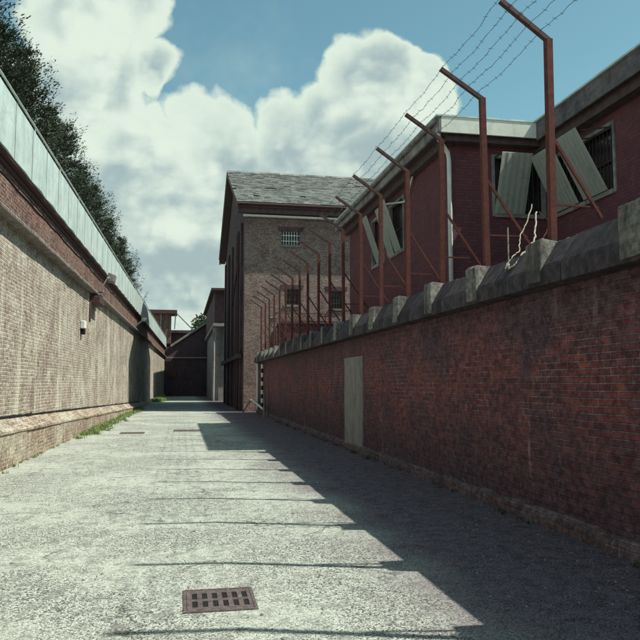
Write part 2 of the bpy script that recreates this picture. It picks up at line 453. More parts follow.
for i, (a, b) in enumerate(zip(us, us[1:])):       # mortar-washed stone lip of the plinth, broken into lengths
    if zt(a) < .15: continue
    j = random.uniform(-.012, .012)
    p = [(-.06 + j, zt(a) + .018), (.03 + j, zt(a) - .03), (.03 + j, zt(a) + .012), (-.05 + j, zt(a) + .06)]
    q = [(-.06 + j, zt(b) + .018), (.03 + j, zt(b) - .03), (.03 + j, zt(b) + .012), (-.05 + j, zt(b) + .06)]
    m.add([(x, a + .008, z) for x, z in p] + [(x, b - .008, z) for x, z in q], [(0, 1, 2, 3), (7, 6, 5, 4), (0, 4, 5, 1), (1, 5, 6, 2), (2, 6, 7, 3), (3, 7, 4, 0)])
m.build('plinth_capping', M_plinth, lw)
m = MB()
y = -8
while y < LE:
    L = random.uniform(1.1, 1.5); j = random.uniform(-.01, .01)
    m.prism([(-.30, 4.76), (-.02 + j, 4.76), (j - .01, 4.80), (j - .02, 4.835), (-.30, 4.86)], 'y', y, min(LE, y + L - .01)); y += L
m.build('ledge', M_stone, lw)
m = MB()          # iron shelf/gutter that hangs under the sheeting
m.box(-.27, -.10, -8, LE, 5.86, 5.91); m.box(-.30, -.20, -8, LE, 5.76, 5.855)
m.build('gutter', M_iron, lw)
m = MB(); y = -8.0
while y < LE - .1:           # creased sheets
    a, b = y + .006, min(LE, y + 1.5) - .006; c = (a + b) / 2 + random.uniform(-.15, .15); z0, z1 = 5.915, 7.05
    px = random.uniform(.02, .05)
    m.add([(x - .08, yy, zz) for x, yy, zz in [(0, a, z0), (px, c, z0), (0, b, z0), (0, b, z1), (0, a, z1), (-.03, a, z0), (-.03, b, z0), (-.03, b, z1), (-.03, a, z1)]],
          [(0, 1, 4), (1, 3, 4), (1, 2, 3), (5, 8, 7, 6), (0, 5, 6, 2, 1), (4, 3, 7, 8), (0, 4, 8, 5), (2, 6, 7, 3)])
    y += 1.5
m.build('metal_sheeting', M_strip, lw)
m = MB(); y = -8.0
while y < LE: m.box(-.105, -.072, y - .0055, y + .0055, 5.92, 7.05); y += 1.5
m.build('seam_cover', M_fascia, lw)
m = MB(); m.tube([(-.08, -8, 7.16), (-.08, LE, 7.16)], .022, 8)
y = -8.0
while y < LE: m.bar((-.08, y + .2, 6.95), (-.08, y + .2, 7.16), .015, .015); y += 3
m.build('top_rail', M_strip, lw)
m = MB()
pts = [(-.235, -8 + i * .5, 5.58 + .012 * math.sin(i * 1.7) + .01 * math.sin(i * .6)) for i in range(196)]
m.tube(pts, .014, 5)
for i in range(2, 195, 5): m.box(-.25, -.21, pts[i][1] - .012, pts[i][1] + .012, pts[i][2] - .025, pts[i][2] + .025)
m.build('cable', M_iron, lw)

# floodlight, junction box and conduits on the left wall
fl = left_frame('flood_lamp')
tag(fl, 'white floodlight on a bracket over the ledge of the left wall', 'lamp')
Y0 = 27.2
m = MB(); m.bar((-.05, Y0 - .05, 4.92), (.22, Y0 - .05, 5.42), .045, .045); m.bar((.22, Y0 - .05, 5.42), (.3, Y0 + .1, 5.5), .05, .05); m.box(-.15, .1, Y0 - .25, Y0 + .15, 4.9, 4.95); m.build('bracket', M_fascia, fl)
m = MB(); m.prism([(.16, 5.36), (.44, 5.30), (.50, 5.56), (.24, 5.66)], 'y', Y0 + .05, Y0 + .5); m.build('lamp_housing', M_fascia, fl, bevel=.015)
m = MB(); m.prism([(.17, 5.353), (.43, 5.295), (.43, 5.285), (.17, 5.34)], 'y', Y0 + .09, Y0 + .46); m.build('lens', M_glass, fl)
jb = left_frame('junction_box')
tag(jb, 'dark box with a cable drop clamped below the ledge under the floodlight', 'junction box')
m = MB(); m.box(-.245, .1, Y0 - 1.0, Y0 + .35, 4.40, 4.66); m.build('casing', M_iron, jb, bevel=.02)
m = MB(); m.tube([(-.22, Y0 - 1.0, 4.5), (-.22, Y0 - 1.05, 4.2), (-.22, Y0 - 1.05, 3.72)], .035, 6); m.build('conduit', M_iron, jb)
sb = left_frame('bulkhead_lamp')
tag(sb, 'small white box lamp on the sunlit left wall', 'lamp')
m = MB(); m.box(-.245, -.10, 24.25, 24.6, 3.36, 3.62); m.build('housing', M_white, sb, bevel=.02)
m = MB(); m.box(-.245, -.12, 24.3, 24.55, 3.18, 3.352); m.build('lens', M_black, sb)
sw = left_frame('bulkhead_lamp')
tag(sw, 'small pale fitting where the metal sheeting of the left wall ends', 'lamp')
m = MB(); m.bar((-.24, 44.6, 4.95), (.25, 44.6, 5.35), .10, .12); m.build('bracket', M_fascia, sw)
m = MB(); m.box(.2, .55, 44.4, 44.9, 5.30, 5.50); m.build('housing', M_fascia, sw, bevel=.02)

# ------------------------------------------------------------------ right wall
XW = 4.07
rw = empty('brick_wall', (0, 0, 0))
tag(rw, 'long shaded red brick wall with a row of concrete blocks on its coping', 'wall')
YE = 39.0
m = MB(); m.box(XW, XW + .36, -8, YE, 0, 2.66); m.build('wall', M_red, rw)
m = MB()
y = -8
N = 190
prof = [(.05, 0), (-.075, 0), (-.07, .10), (-.02, .17), (.05, .18)]
vs = []; fs = []
for k in range(N + 1):
    y = -8 + (YE + 8) * k / N; a = random.uniform(-.012, .012); b = random.uniform(-.02, .03)
    vs += [(XW + px + (a if 0 < q < 4 else 0), y, pz + (b if pz > .05 else 0)) for q, (px, pz) in enumerate(prof)]
for k in range(N):
    for q in range(4): fs.append((k * 5 + q, k * 5 + q + 1, k * 5 + q + 6, k * 5 + q + 5))
m.add(vs, fs)
m.build('footing', brickmat('crumbling_footing_brick', (.085, .052, .06), (.17, .115, .12), (.19, .15, .16), soot=(.05, .035, .048), streak_amt=.4, sootamt=.7, relief=.04, mott=.6, patch=(.15, .11, .125), lime=(.28, .23, .24)), rw)
m = MB()
y = -8
while y < YE:
    L = random.uniform(1.4, 1.9); y1 = min(YE, y + L); j = random.uniform(-.006, .006)
    m.prism([(3.86 + j, 2.665), (4.46, 2.665), (4.46, 2.86), (4.30, 3.15 + j), (4.08, 3.17 + j), (3.88 + j, 2.88), (3.86 + j, 2.84)], 'y', y, y1 - .008); y += L
m.build('coping', M_coping, rw, bevel=.006)
PY = [7.35 + 1.765 * k for k in range(-5, 18)]
m0 = None
for y in PY:
    m = MB(); j = random.uniform(-.02, .02)
    m.prism([(3.83, 2.70), (4.02, 2.70), (4.40, 2.80), (4.42, 3.16 + j), (3.86, 3.175 + j), (3.83, 3.14 + j)], 'y', y - .16, y + .15 + j)
    m.v = [(x, yy + ((x - 3.83) * .34 if yy < y else 0), z) for x, yy, z in m.v]
    m.v = [(x + random.uniform(-.014, .014), yy + random.uniform(-.018, .018), z + random.uniform(-.014, .014)) for x, yy, z in m.v]
    m.build('coping_block', M_pier, rw, bevel=.006)
m = MB(); m.box(XW - .035, XW + .01, 15.9, 17.72, 0, 2.22); m.build('rendered_patch', M_render, rw)
# ------------------------------------------------------------------ fence posts
def make_post():
    r = empty('fence_post', (4.08, 7.35, 3.165))
    m = MB(); H = 2.39
    m.prism([(-.037, -.038), (.037, -.038), (.037, -.03), (-.029, -.03), (-.029, .042), (-.037, .042)], 'z', -.05, H)
    m.build('upright', M_rust, r)
    m = MB(); a = Vector((0.03, 0, H - .03)); b = Vector((-.60, 0, H + .385))
    m.bar(a, b, .06, .05); m.build('arm', M_iron, r)
    m = MB(); m.bar((.02, .03, 1.28), (.66, .03, .34), .03, .034); m.build('brace', M_rust, r)
    m = MB(); m.bar((.03, .035, .46), (.62, .035, .46), .022, .022); m.build('brace_bar', M_rust, r)
    return r


GP = 'bent iron posts along the right wall'
p0 = make_post()
far_lab = 'thin bent iron fence post among the crowded far end of the row'
ordn = ['nearest', 'second', 'third', 'fourth', 'fifth', 'sixth', 'seventh', 'eighth', 'ninth', 'tenth', 'eleventh', 'twelfth']
i = 0
for y in PY:
    if y < -1.5 or y > 38.3: continue
    o = p0 if abs(y - 7.35) < .01 else copy_tree(p0)
    o.location = (4.08 + random.uniform(-.012, .012), y if y > 7 else y - .12, 3.165)
    o.rotation_euler = (R(random.uniform(-.5, .5)), R(random.uniform(-.6, .6)), R(random.uniform(-3, 3)))
    k = round((y - 7.35) / 1.765)
    if k < 0: lab = ['', 'rusty bent post on the coping just behind the viewpoint', 'rusty bent post two places behind the nearest visible one', 'rusty bent post three places behind the nearest visible one', 'rusty bent post four places behind the nearest visible one', 'rusty bent post five places behind'][-k]
    elif k == 0: lab = 'tall rusty bent fence post nearest the viewer, before the tilted white baffles'
    elif k < 12: lab = '%s rusty bent fence post from the viewer on the right wall' % ordn[k]
    else: lab = '%s bent fence post from the viewer, beside the brown block' % {12: 'thirteenth', 13: 'fourteenth', 14: 'fifteenth', 15: 'sixteenth', 16: 'seventeenth', 17: 'eighteenth'}[k]
    tag(o, lab, 'fence post', GP)

# barbed wires along the arms
wl = ['outermost barbed wire at the tips of the bent post arms', 'second barbed wire in from the tips of the post arms', 'middle strand of the five barbed wires on the post arms',
      'fourth barbed wire from the arm tips, above the innermost', 'innermost barbed wire at the bend of the fence posts']
for w in range(5):
    f = w / 4
    x = 3.50 + .50 * f; z = 5.945 - .33 * f + .03
    m = MB(); pts = []
    y = 1.0; 
    rr = random.Random(w)
    while y < 38.4:
        k = ((y - 7.35) / 1.765) % 1.0
        sag = -.05 * 4 * k * (1 - k)
        pts.append((x + rr.uniform(-.008, .008), y, z + sag * (0.6 + .5 * rr.random()) + rr.uniform(-.006, .006))); y += .14
    m.tube(pts, .0036, 4)
    for p in pts[::1]:
        if p[1] > 24: continue
        a = rr.uniform(0, 3.14)
        d = Vector((math.cos(a), .5, math.sin(a))) * .026
        P = Vector(p); m.tube([P - d, P + d], .0026, 3)
    tag(m.build('barbed_wire', M_wire), wl[w], 'barbed wire', 'barbed wires strung along the post arms')

# ropes, dead vines and rods near the second post
def rope(pts, r, name, label, cat, mt):
    m = MB(); P = []
    for a, b in zip(pts, pts[1:]):
        a = Vector(a); b = Vector(b)
        for k in range(6): P.append(a.lerp(b, k / 6) + Vector((random.uniform(-1, 1), random.uniform(-1, 1), random.uniform(-1, 1))) * r * 1.1)
    P.append(Vector(pts[-1])); m.tube(P, r, 5)
    return tag(m.build(name, mt), label, cat)


rope([(4.45, 8.9, 3.28), (4.32, 8.2, 3.21), (4.25, 7.5, 3.22), (4.22, 6.9, 3.21), (4.22, 6.1, 3.22), (4.2, 5.7, 3.24)], .008, 'cable', 'pale cable lying along the top of the right wall coping', 'cable', M_rope)
rope([(4.70, 9.0, 4.05), (4.50, 8.8, 3.72), (4.38, 8.72, 3.55), (4.24, 8.5, 3.28), (4.10, 8.42, 3.19), (3.98, 8.36, 3.03)], .008, 'cord', 'frayed pale cord hanging from the brace of the second fence post', 'cord', M_rope)
rope([(4.76, 9.0, 3.95), (4.60, 8.72, 3.7), (4.46, 8.5, 3.45), (4.3, 8.3, 3.3), (4.12, 8.16, 3.2), (3.98, 8.10, 3.03), (3.97, 8.22, 3.0), (4.0, 8.3, 3.08)], .012, 'cord', 'thicker tangled cord looped under the pale window baffle', 'cord', M_rope)
rope([(4.80, 9.0, 3.95), (4.85, 8.8, 3.75), (4.7, 8.6, 3.6), (4.55, 8.5, 3.42), (4.3, 8.3, 3.3)], .007, 'cord', 'thin brown looped cord to the right of the hanging cords', 'cord', M_rust)
m = MB(); m.bar((4.36, 9.05, 3.15), (4.36, 9.05, 3.72), .014, .014); m.build('rod', M_rope); tag(bpy.data.objects['rod'], 'short upright pale rod on the coping by the second post', 'rod')

# ------------------------------------------------------------------ red prison building (L-shaped)
rb = empty('red_building', (6.4, 16.3, 0))
tag(rb, 'maroon painted two-storey prison building with deep eaves and white window baffles', 'building')


def loc(o): o.location = (-6.4, -16.3, 0); return o


EZ = 7.60
west = [(18.2, 20.2, 5.55, 7.2), (22.0, 23.6, 5.55, 7.2)]
endw = [(7.47, 8.86, 5.70, 7.22)]
wing = [(13.35, 16.02, 5.62, 7.12), (8.4, 11.0, 5.62, 7.12), (3.0, 5.6, 5.62, 7.12)]
west = [(20.1, 21.6, 5.5, 7.15), (22.2, 23.7, 5.5, 7.15)]
m = MB()
m.wall('y', 6.4, 6.7, 16.3, 27.1, 0, EZ, west)
m.wall('x', 16.3, 16.6, 6.701, 8.9, 0, EZ, endw)
m.wall('y', 8.9, 9.2, -8, 16.299, 0, EZ, wing)
m.wall('x', 26.8, 27.1, 6.701, 20, 0, EZ)
loc(m.build('wall', M_maroon, rb))
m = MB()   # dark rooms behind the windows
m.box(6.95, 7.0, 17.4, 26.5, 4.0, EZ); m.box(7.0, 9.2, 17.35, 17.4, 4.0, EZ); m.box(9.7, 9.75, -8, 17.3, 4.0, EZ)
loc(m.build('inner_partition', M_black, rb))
m = MB()
m.prism([(5.99, 15.89), (8.49, 15.89), (8.49, -8.2), (20, -8.2), (20, 27.55), (5.99, 27.55)], 'z', EZ + .002, EZ + .3)
roof = loc(m.build('roof', M_soffit, rb))
def sub(mb, name, mt, bevel=0):
    o = mb.build(name, mt, roof, bevel=bevel); return o
m = MB()
m.box(5.93, 5.988, 15.83, 27.6, EZ - .04, EZ + .34); sub(m, 'fascia', M_fascia)
m = MB(); m.box(5.99, 8.43, 15.83, 15.888, EZ - .04, EZ + .34)
sub(m, 'fascia', M_cream)
m = MB(); m.box(8.43, 8.488, -8.2, 15.828, EZ - .10, EZ + .34); sub(m, 'fascia', M_wingf)
m = MB(); m.box(5.87, 6.3, 15.815, 27.66, EZ + .342, EZ + .385); m.box(6.301, 8.37, 15.815, 16.3, EZ + .342, EZ + .385); m.box(8.37, 9.0, -8.2, 16.3, EZ + .342, EZ + .385)
sub(m, 'roof_edge', M_strip)
m = MB(); m.tube([(5.86, 15.95, EZ + .26), (5.86, 27.5, EZ + .20)], .065, 8); sub(m, 'gutter', M_fascia)
m = MB(); m.box(8.62, 8.898, -8.0, 16.29, EZ - .28, EZ); m.box(6.2, 6.398, 16.2, 27.3, EZ - .22, EZ); m.box(6.2, 8.6, 16.0, 16.297, EZ - .18, EZ)
sub(m, 'soffit_beam', M_soffit)


def baffle(mb, a, b, topo, n=9):
    """corrugated sheet: a,b bottom corners, topo = offset to the top corners"""
    a = Vector(a); b = Vector(b); top = Vector(topo); d = (b - a); nrm = d.cross(top).normalized()
    N = n * 2; o = len(mb.v)
    for lvl in (0, 1):
        for side in (0, 1):
            for k in range(N + 1):
                amp = .011 if k % 2 else 0
                mb.v.append(tuple(a + d * k / N + top * lvl + nrm * (amp + side * .012)))
    s = N + 1
    def I(l, sd, k): return o + (l * 2 + sd) * s + k
    for k in range(N):
        mb.f.append((I(0, 0, k), I(0, 0, k + 1), I(1, 0, k + 1), I(1, 0, k)))
        mb.f.append((I(0, 1, k), I(1, 1, k), I(1, 1, k + 1), I(0, 1, k + 1)))
        mb.f.append((I(0, 0, k), I(0, 1, k), I(0, 1, k + 1), I(0, 0, k + 1)))
        mb.f.append((I(1, 0, k), I(1, 0, k + 1), I(1, 1, k + 1), I(1, 1, k)))
    mb.f.append((I(0, 0, 0), I(1, 0, 0), I(1, 1, 0), I(0, 1, 0))); mb.f.append((I(0, 0, N), I(0, 1, N), I(1, 1, N), I(1, 0, N)))


def window_y(X, h, name='window'):
    """window in a wall facing -X"""
    a0, a1, z0, z1 = h; m = MB(); t = .06
    m.box(X - .03, X + .08, a0 - .02, a0 + t, z0 - .02, z1 + .02); m.box(X - .03, X + .08, a1 - t, a1 + .02, z0 - .02, z1 + .02)
    m.box(X - .03, X + .08, a0 + t, a1 - t, z1 - t, z1 + .02); m.box(X - .06, X + .08, a0 + t, a1 - t, z0 - .04, z0 + t)
    w = loc(m.build(name, M_fascia, rb))
    m = MB(); m.box(X + .16, X + .17, a0, a1, z0, z1); m.build('pane', M_glass, w)
    m = MB()
    k = a0 + .16
    while k < a1 - .1: m.tube([(X + .11, k, z0), (X + .11, k, z1)], .013, 6); k += .14
    m.bar((X + .11, a0, (z0 + z1) / 2), (X + .11, a1, (z0 + z1) / 2), .02, .04)
    m.build('bars', M_iron, w)
    return w


def window_x(Yf, h):
    a0, a1, z0, z1 = h; m = MB(); t = .06
    m.box(a0 - .02, a0 + t, Yf - .03, Yf + .08, z0 - .02, z1 + .02); m.box(a1 - t, a1 + .02, Yf - .03, Yf + .08, z0 - .02, z1 + .02)
    m.box(a0 + t, a1 - t, Yf - .03, Yf + .08, z1 - t, z1 + .02); m.box(a0 + t, a1 - t, Yf - .07, Yf + .08, z0 - .04, z0 + t)
    w = loc(m.build('window', M_fascia, rb))
    m = MB(); m.box(a0, a1, Yf + .16, Yf + .17, z0, z1); m.build('pane', M_glass, w)
    m = MB(); k = a0 + .16
    while k < a1 - .1: m.tube([(k, Yf + .11, z0), (k, Yf + .11, z1)], .013, 6); k += .14
    m.build('bars', M_iron, w)
    return w


# end wall window with one baffle
w = window_x(16.3, endw[0])
m = MB(); baffle(m, (7.48, 16.22, 5.74), (8.27, 16.22, 5.74), (.04, -.42, 1.42), 5); m.build('baffle', M_baffle, w)
for q in (7.53, 8.2):
    m = MB(); m.bar((q, 16.25, 7.16), (q, 15.83, 7.14), .02, .03); m.build('stay', M_iron, w)
# wing windows
for i, h in enumerate(wing):
    w = window_y(8.9, h)
    c = h[0]
    m = MB(); baffle(m, (8.80, c + 1.08, 5.68), (8.80, c + .16, 5.68), (-.5, .35, 1.44), 6); m.build('baffle', M_baffle, w)
    m = MB(); baffle(m, (8.80, c + 2.30, 5.68), (8.80, c + 1.30, 5.68), (-.5, .25, 1.40), 7); m.build('baffle', M_baffle, w)
    for q in (.2, .9, 1.5, 2.3):
        m = MB(); m.bar((8.88, c + q, 7.05), (8.36, c + q + .2, 7.02), .02, .03); m.build('stay', M_iron, w)
for i, h in enumerate(west):
    w = window_y(6.4, h); c = h[0]
    m = MB(); baffle(m, (6.33, c + .7, 5.55), (6.33, c + .12, 5.55), (-.48, .08, 1.5), 5); m.build('baffle', M_baffle, w)
    if i == 0:
        m = MB(); baffle(m, (6.33, c + 1.4, 5.5), (6.33, c + .8, 5.5), (-.42, .05, 1.5), 5); m.build('baffle', M_baffle, w)
# downpipes
m = MB(); m.tube([(5.98, 15.97, EZ + .1), (5.98, 16.02, EZ - .14), (6.12, 16.1, EZ - .28), (6.28, 16.2, EZ - .42), (6.32, 16.22, EZ - .6), (6.34, 16.22, .2)], .055, 10)
loc(m.build('downpipe', M_white, rb, smooth=True))
m = MB(); m.tube([(6.3, 21.6, 7.25), (6.32, 20.9, 7.1), (6.32, 20.2, 6.95), (6.3, 19.7, 6.85), (6.3, 19.3, 7.1), (6.3, 18.9, 7.45)], .03, 8)
loc(m.build('waste_pipe', M_white, rb, smooth=True))

# ------------------------------------------------------------------ brown brick cell block
tb = empty('cell_block', (3.3, 39, 0))
tag(tb, 'tall brown brick cell block with grey slate roof and small barred windows', 'building')
def tl(o): o.location = (-3.3, -39, 0); return o


th = [(5.32, 6.36, 9.2, 9.98), (5.5, 6.36, 5.88, 6.74), (8.02, 8.85, 5.7, 6.7)]
m = MB(); m.wall('x', 39.0, 39.4, 3.31, 15, 0, 10.95, th); tl(m.build('wall', M_tower, tb))
m = MB(); m.box(3.3, 3.7, 39.401, 56.6, 0, 10.95); m.prism([(39.0, 10.951), (56.6, 10.951), (47.8, 15.2)], 'x', 3.31, 3.7)
tl(m.build('gable_wall', M_dark, tb))  # side turned from the sun: its shade is put into a darker brick
m = MB()
for yy in (40.2, 43.5, 47.5, 51.5, 55): m.box(3.18, 3.298, yy, yy + .5, 0, 10.6)
tl(m.build('pilaster', M_dark, tb))
m = MB()
for yy in (41.6, 49.6): m.tube([(3.16, yy, 0), (3.16, yy, 10.4)], .06, 8)
m.tube([(3.16, 41.6, 8.8), (3.16, 44.5, 7.4), (3.16, 46.6, 6.6)], .05, 6)
tl(m.build('downpipe', M_iron, tb))
m = MB(); m.box(3.0, 3.179, 39.42, 56.6, 2.95, 3.2); tl(m.build('string_course', M_coping, tb))
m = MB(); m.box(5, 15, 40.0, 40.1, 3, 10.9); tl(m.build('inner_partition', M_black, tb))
for i, (a, b, c, d) in enumerate(th):
    m = MB(); m.box(a - .04, b + .04, 38.94, 39.05, c - .12, c - .002)
    m.box(a, b, 39.15, 39.2, c, c + .06); m.box(a, b, 39.15, 39.2, d - .06, d); m.box(a, a + .06, 39.15, 39.2, c + .06, d - .06); m.box(b - .06, b, 39.15, 39.2, c + .06, d - .06)
    w = tl(m.build('window', M_stone, tb))
    m = MB(); m.box(a, b, 39.26, 39.28, c, d); m.build('pane', M_glass, w)
    m = MB(); k = a + .13
    while k < b - .05: m.tube([(k, 39.08, c), (k, 39.08, d)], .018, 5); k += .15
    for q in (.3, .7): m.bar((a, 39.08, c + (d - c) * q), (b, 39.08, c + (d - c) * q), .02, .035)
    m.build('bars', M_white if i == 0 else M_iron, w)
    m = MB(); m.prism([(a - .15, d + .003), (b + .15, d + .003), (b + .22, d + .24), (a - .22, d + .24)], 'y', 38.97, 39.05)
    m.build('lintel', M_dark, w)
# roof
ye, zr, yr, ye2 = 38.35, 15.75, 47.9, 57.4
sl = (zr - 11.38) / (yr - ye)
m = MB(); m.prism([(ye, 11.22), (yr, zr - .13), (ye2, 11.22), (ye2, 11.34), (yr, zr), (ye, 11.34)], 'x', 2.85, 15.3)
rf = tl(m.build('roof', M_iron, tb))
m = MB()
rows = 26; rl = (yr - ye) / rows
for r in range(rows):
    y0 = ye - .06 + r * rl; x = 2.80 - (r % 2) * .18
    while x < 15.3:
        wd = .36 + random.uniform(-.03, .03); d = random.uniform(0, .03); up = random.uniform(.0, .02)
        if random.random() < .02: x += wd; continue
        ya, yb = y0 - d, y0 + rl * 1.25
        za = 11.375 + (ya - ye) * sl + .045 + up; zb = 11.375 + (yb - ye) * sl + .012
        xa = max(x, 2.8)
        if x + wd - .012 > xa:
            m.add([(xa, ya, za - .03), (x + wd - .012, ya, za - .03), (x + wd - .012, yb, zb - .02), (xa, yb, zb - .02),
                   (xa, ya, za), (x + wd - .012, ya, za), (x + wd - .012, yb, zb), (xa, yb, zb)],
                  [(0, 3, 2, 1), (4, 5, 6, 7), (0, 1, 5, 4), (1, 2, 6, 5), (2, 3, 7, 6), (3, 0, 4, 7)])
        x += wd
m.build('slates', M_slate, rf)
m = MB(); m.prism([(yr, zr + .02), (ye2, 11.36), (ye2, 11.42), (yr, zr + .09)], 'x', 2.8, 15.3); m.build('back_slates', M_slate, rf)
m = MB()
x = 2.8
while x < 15.3: m.prism([(yr - .16, zr - .02), (yr, zr + .14), (yr + .16, zr - .02)], 'x', x, x + .44); x += .45
m.build('ridge_tiles', M_slate, rf)
m = MB(); m.box(2.9, 15.3, 38.42, 38.98, 11.12, 11.20); m.box(2.9, 15.3, 38.62, 38.99, 10.86, 11.118); m.build('eaves_board', M_soffit, rf)
m = MB(); m.box(3.2, 15.2, 38.80, 38.998, 10.70, 10.80); m.build('cornice', M_white, rf)
m = MB(); m.tube([(2.85, 38.28, 11.26), (15.3, 38.28, 11.26)], .07, 8); m.build('gutter', M_iron, rf)
m = MB(); m.prism([(ye, 10.98), (yr, zr - .35), (ye2, 10.98), (ye2, 11.2), (yr, zr - .14), (ye, 11.2)], 'x', 2.84, 2.93); m.build('barge_board', M_iron, rf)
m = MB()
m.prism([(ye + .3, 11.0), (ye + .3, 11.1), (yr, zr - .25), (ye2 - .3, 11.1), (ye2 - .3, 11.0), (yr, zr - .5)], 'x', 2.93, 3.3); m.build('verge_soffit', M_soffit, rf)

tb.location = (3.45, 40.7, -.07); tb.scale = (1.045,) * 3
# low brick annex and pale pillar in front of the block
an = empty('brick_annex', (5.1, 36.2, 0)); tag(an, 'low dark red brick annex at the foot of the brown block', 'building')
m = MB(); m.box(0, 6.5, 0, 2.7, 0, 4.62); m.build('wall', M_red, an)
m = MB(); m.box(-.1, 6.6, -.1, 2.75, 4.625, 4.76); m.build('roof', M_soffit, an)
m = MB(); m.box(4.55, 4.9, 37.6, 37.95, 0, 5.0); m.box(4.5, 4.95, 37.55, 38.0, 5.002, 5.12)
tag(m.build('pillar', M_pier), 'pale concrete pillar in front of the brown brick block', 'pillar')

# wire mesh screens between posts and annex
ms = MB()
for k in range(13):
    x0 = 4.55 + k * .12
    ms.bar((x0, 35.2, 3.1), (x0 + .9, 35.2, 5.0), .018, .018); ms.bar((x0 + .9, 35.22, 3.1), (x0, 35.22, 5.0), .018, .018)
ms.bar((4.5, 35.2, 3.1), (4.5, 35.2, 5.05), .05, .05); ms.bar((7.05, 35.2, 3.1), (7.05, 35.2, 5.05), .05, .05); ms.bar((4.5, 35.2, 5.05), (7.05, 35.2, 5.05), .05, .05)
for xx in (4.5, 7.05): ms.bar((xx, 35.2, 0), (xx, 35.2, 3.1), .05, .05)
tag(ms.build('mesh_panel', M_rust), 'rusty diamond mesh panel behind the far end of the right wall', 'fence panel')

# banded pole and pipe rail at the foot of the far right wall
m = MB(); m.tube([(3.94, 35.6, .33), (3.94, 35.6, 2.55)], .06, 8); tag(m.build('banded_pole', M_band), 'slim black and white banded pole against the far right wall', 'pole')
rl_ = empty('pipe_rail', (3.7, 35, 0)); tag(rl_, 'bent white pipe rail low on the far right wall under the banded pole', 'rail')
m = MB(); m.tube([(.22, 7.0, .62), (.12, 4, .66), (.08, 1.0, .52), (.05, -1.4, .40)], .05, 8); m.build('rail', M_white, rl_)
m = MB(); m.tube([(.12, -1.4, -.0), (.12, -1.4, 1.15)], .045, 8); m.tube([(.3, -1.0, .0), (.3, -1.0, 1.75)], .02, 6); m.build('leg', M_render, rl_)
m = MB(); m.tube([(3.98, 38.2, .3), (3.98, 38.2, 2.6)], .055, 8)
tag(m.build('downpipe', M_white), 'pale vertical pipe at the end of the right wall', 'pipe')

# ------------------------------------------------------------------ far buildings
fb = empty('far_block', (2.93, 66, -.1)); tag(fb, 'narrow dark block with flat roof and pale lower wall beyond the brown block', 'building')
m = MB(); m.box(0, 9, 0, 9, 6.6, 9.3); m.build('upper_wall', M_dark, fb)
m = MB(); m.box(.15, 9, .15, 9, 0, 6.3); m.build('lower_wall', M_render, fb)
m = MB(); m.box(-.35, 9, -.4, 9.2, 9.302, 9.48); m.build('roof', M_iron, fb)
m = MB(); m.box(-.15, 9, -.3, 9.1, 6.302, 6.55); m.build('ledge', M_fascia, fb)
m = MB(); m.tube([(-.05, -.1, 0), (-.05, -.1, 6.2)], .1, 8); m.tube([(.9, -.0, 0), (.9, -.0, 6.2)], .08, 8); m.build('downpipe', M_fascia, fb)
for a in (1.0,):
    m = MB(); m.box(a, a + .5, -.03, .05, 8.3, 8.9); w = m.build('window', M_white, fb)
fb.scale = (1.08, 2.6, 1.08)

eb = empty('end_building', (-2.93, 90, -.2)); tag(eb, 'dark gabled brick building closing the far end of the alley', 'building')
m = MB(); m.prism([(0, 0), (12, 0), (12, 6), (6.6, 8.8), (5.4, 8.2), (1.6, 5.5), (0, 5.5)], 'y', 0, 14); m.build('wall', M_endshade, eb)
m = MB(); m.bar((1.45, -.1, 5.62), (5.45, -.1, 8.35), .4, .22); m.bar((5.45, -.1, 8.35), (6.6, -.1, 8.95), .4, .22); m.bar((6.6, -.1, 8.95), (12, -.1, 6.1), .4, .22); m.build('verge', M_render, eb)
m = MB(); m.box(0, 6.1, -.25, -.1, 4.28, 4.42); m.build('gutter', M_render, eb)
m = MB(); m.box(3.4, 5.0, -.06, .02, 0, 2.3); m.build('door', M_endshade, eb)
for (a, c) in ((1.2, 2.2), (5.3, 2.4)):
    m = MB(); m.box(a, a + .9, -.05, .02, c, c + 1.1); m.build('window', M_iron, eb)
fr = empty('flat_roofed_block', (-5.4, 94.5, -.2)); tag(fr, 'low flat roofed block behind the end building', 'building')
m = MB(); m.box(0, 7.5, .0, 8, 0, 7.3); m.build('wall', M_dark, fr)
m = MB(); m.box(-.3, 7.8, -.3, 8, 7.302, 7.62); m.build('roof', M_coping, fr)
hu = empty('lookout_hut', (-3.94, 92.2, -.2)); tag(hu, 'boxy wooden lookout hut with overhanging flat roof above the end building', 'hut')
m = MB(); m.box(0.15, 2.3, 0, 2.4, 6.0, 9.3); m.build('wall', M_upper, hu)
m = MB(); m.box(-.3, 2.95, -.45, 2.9, 9.302, 9.72); m.build('roof', M_iron, hu)
for A, B in (((2.8, -.2, 9.3), (2.7, -.2, 7.6)), ((2.95, -.2, 9.3), (4.75, -.2, 7.5)), ((1.2, -.08, 9.3), (1.2, -.08, 7.6))):
    m = MB(); m.bar(A, B, .12, .12); m.build('strut', M_fascia, hu)
for o in (eb, fr, hu): o.scale = (1.125,) * 3

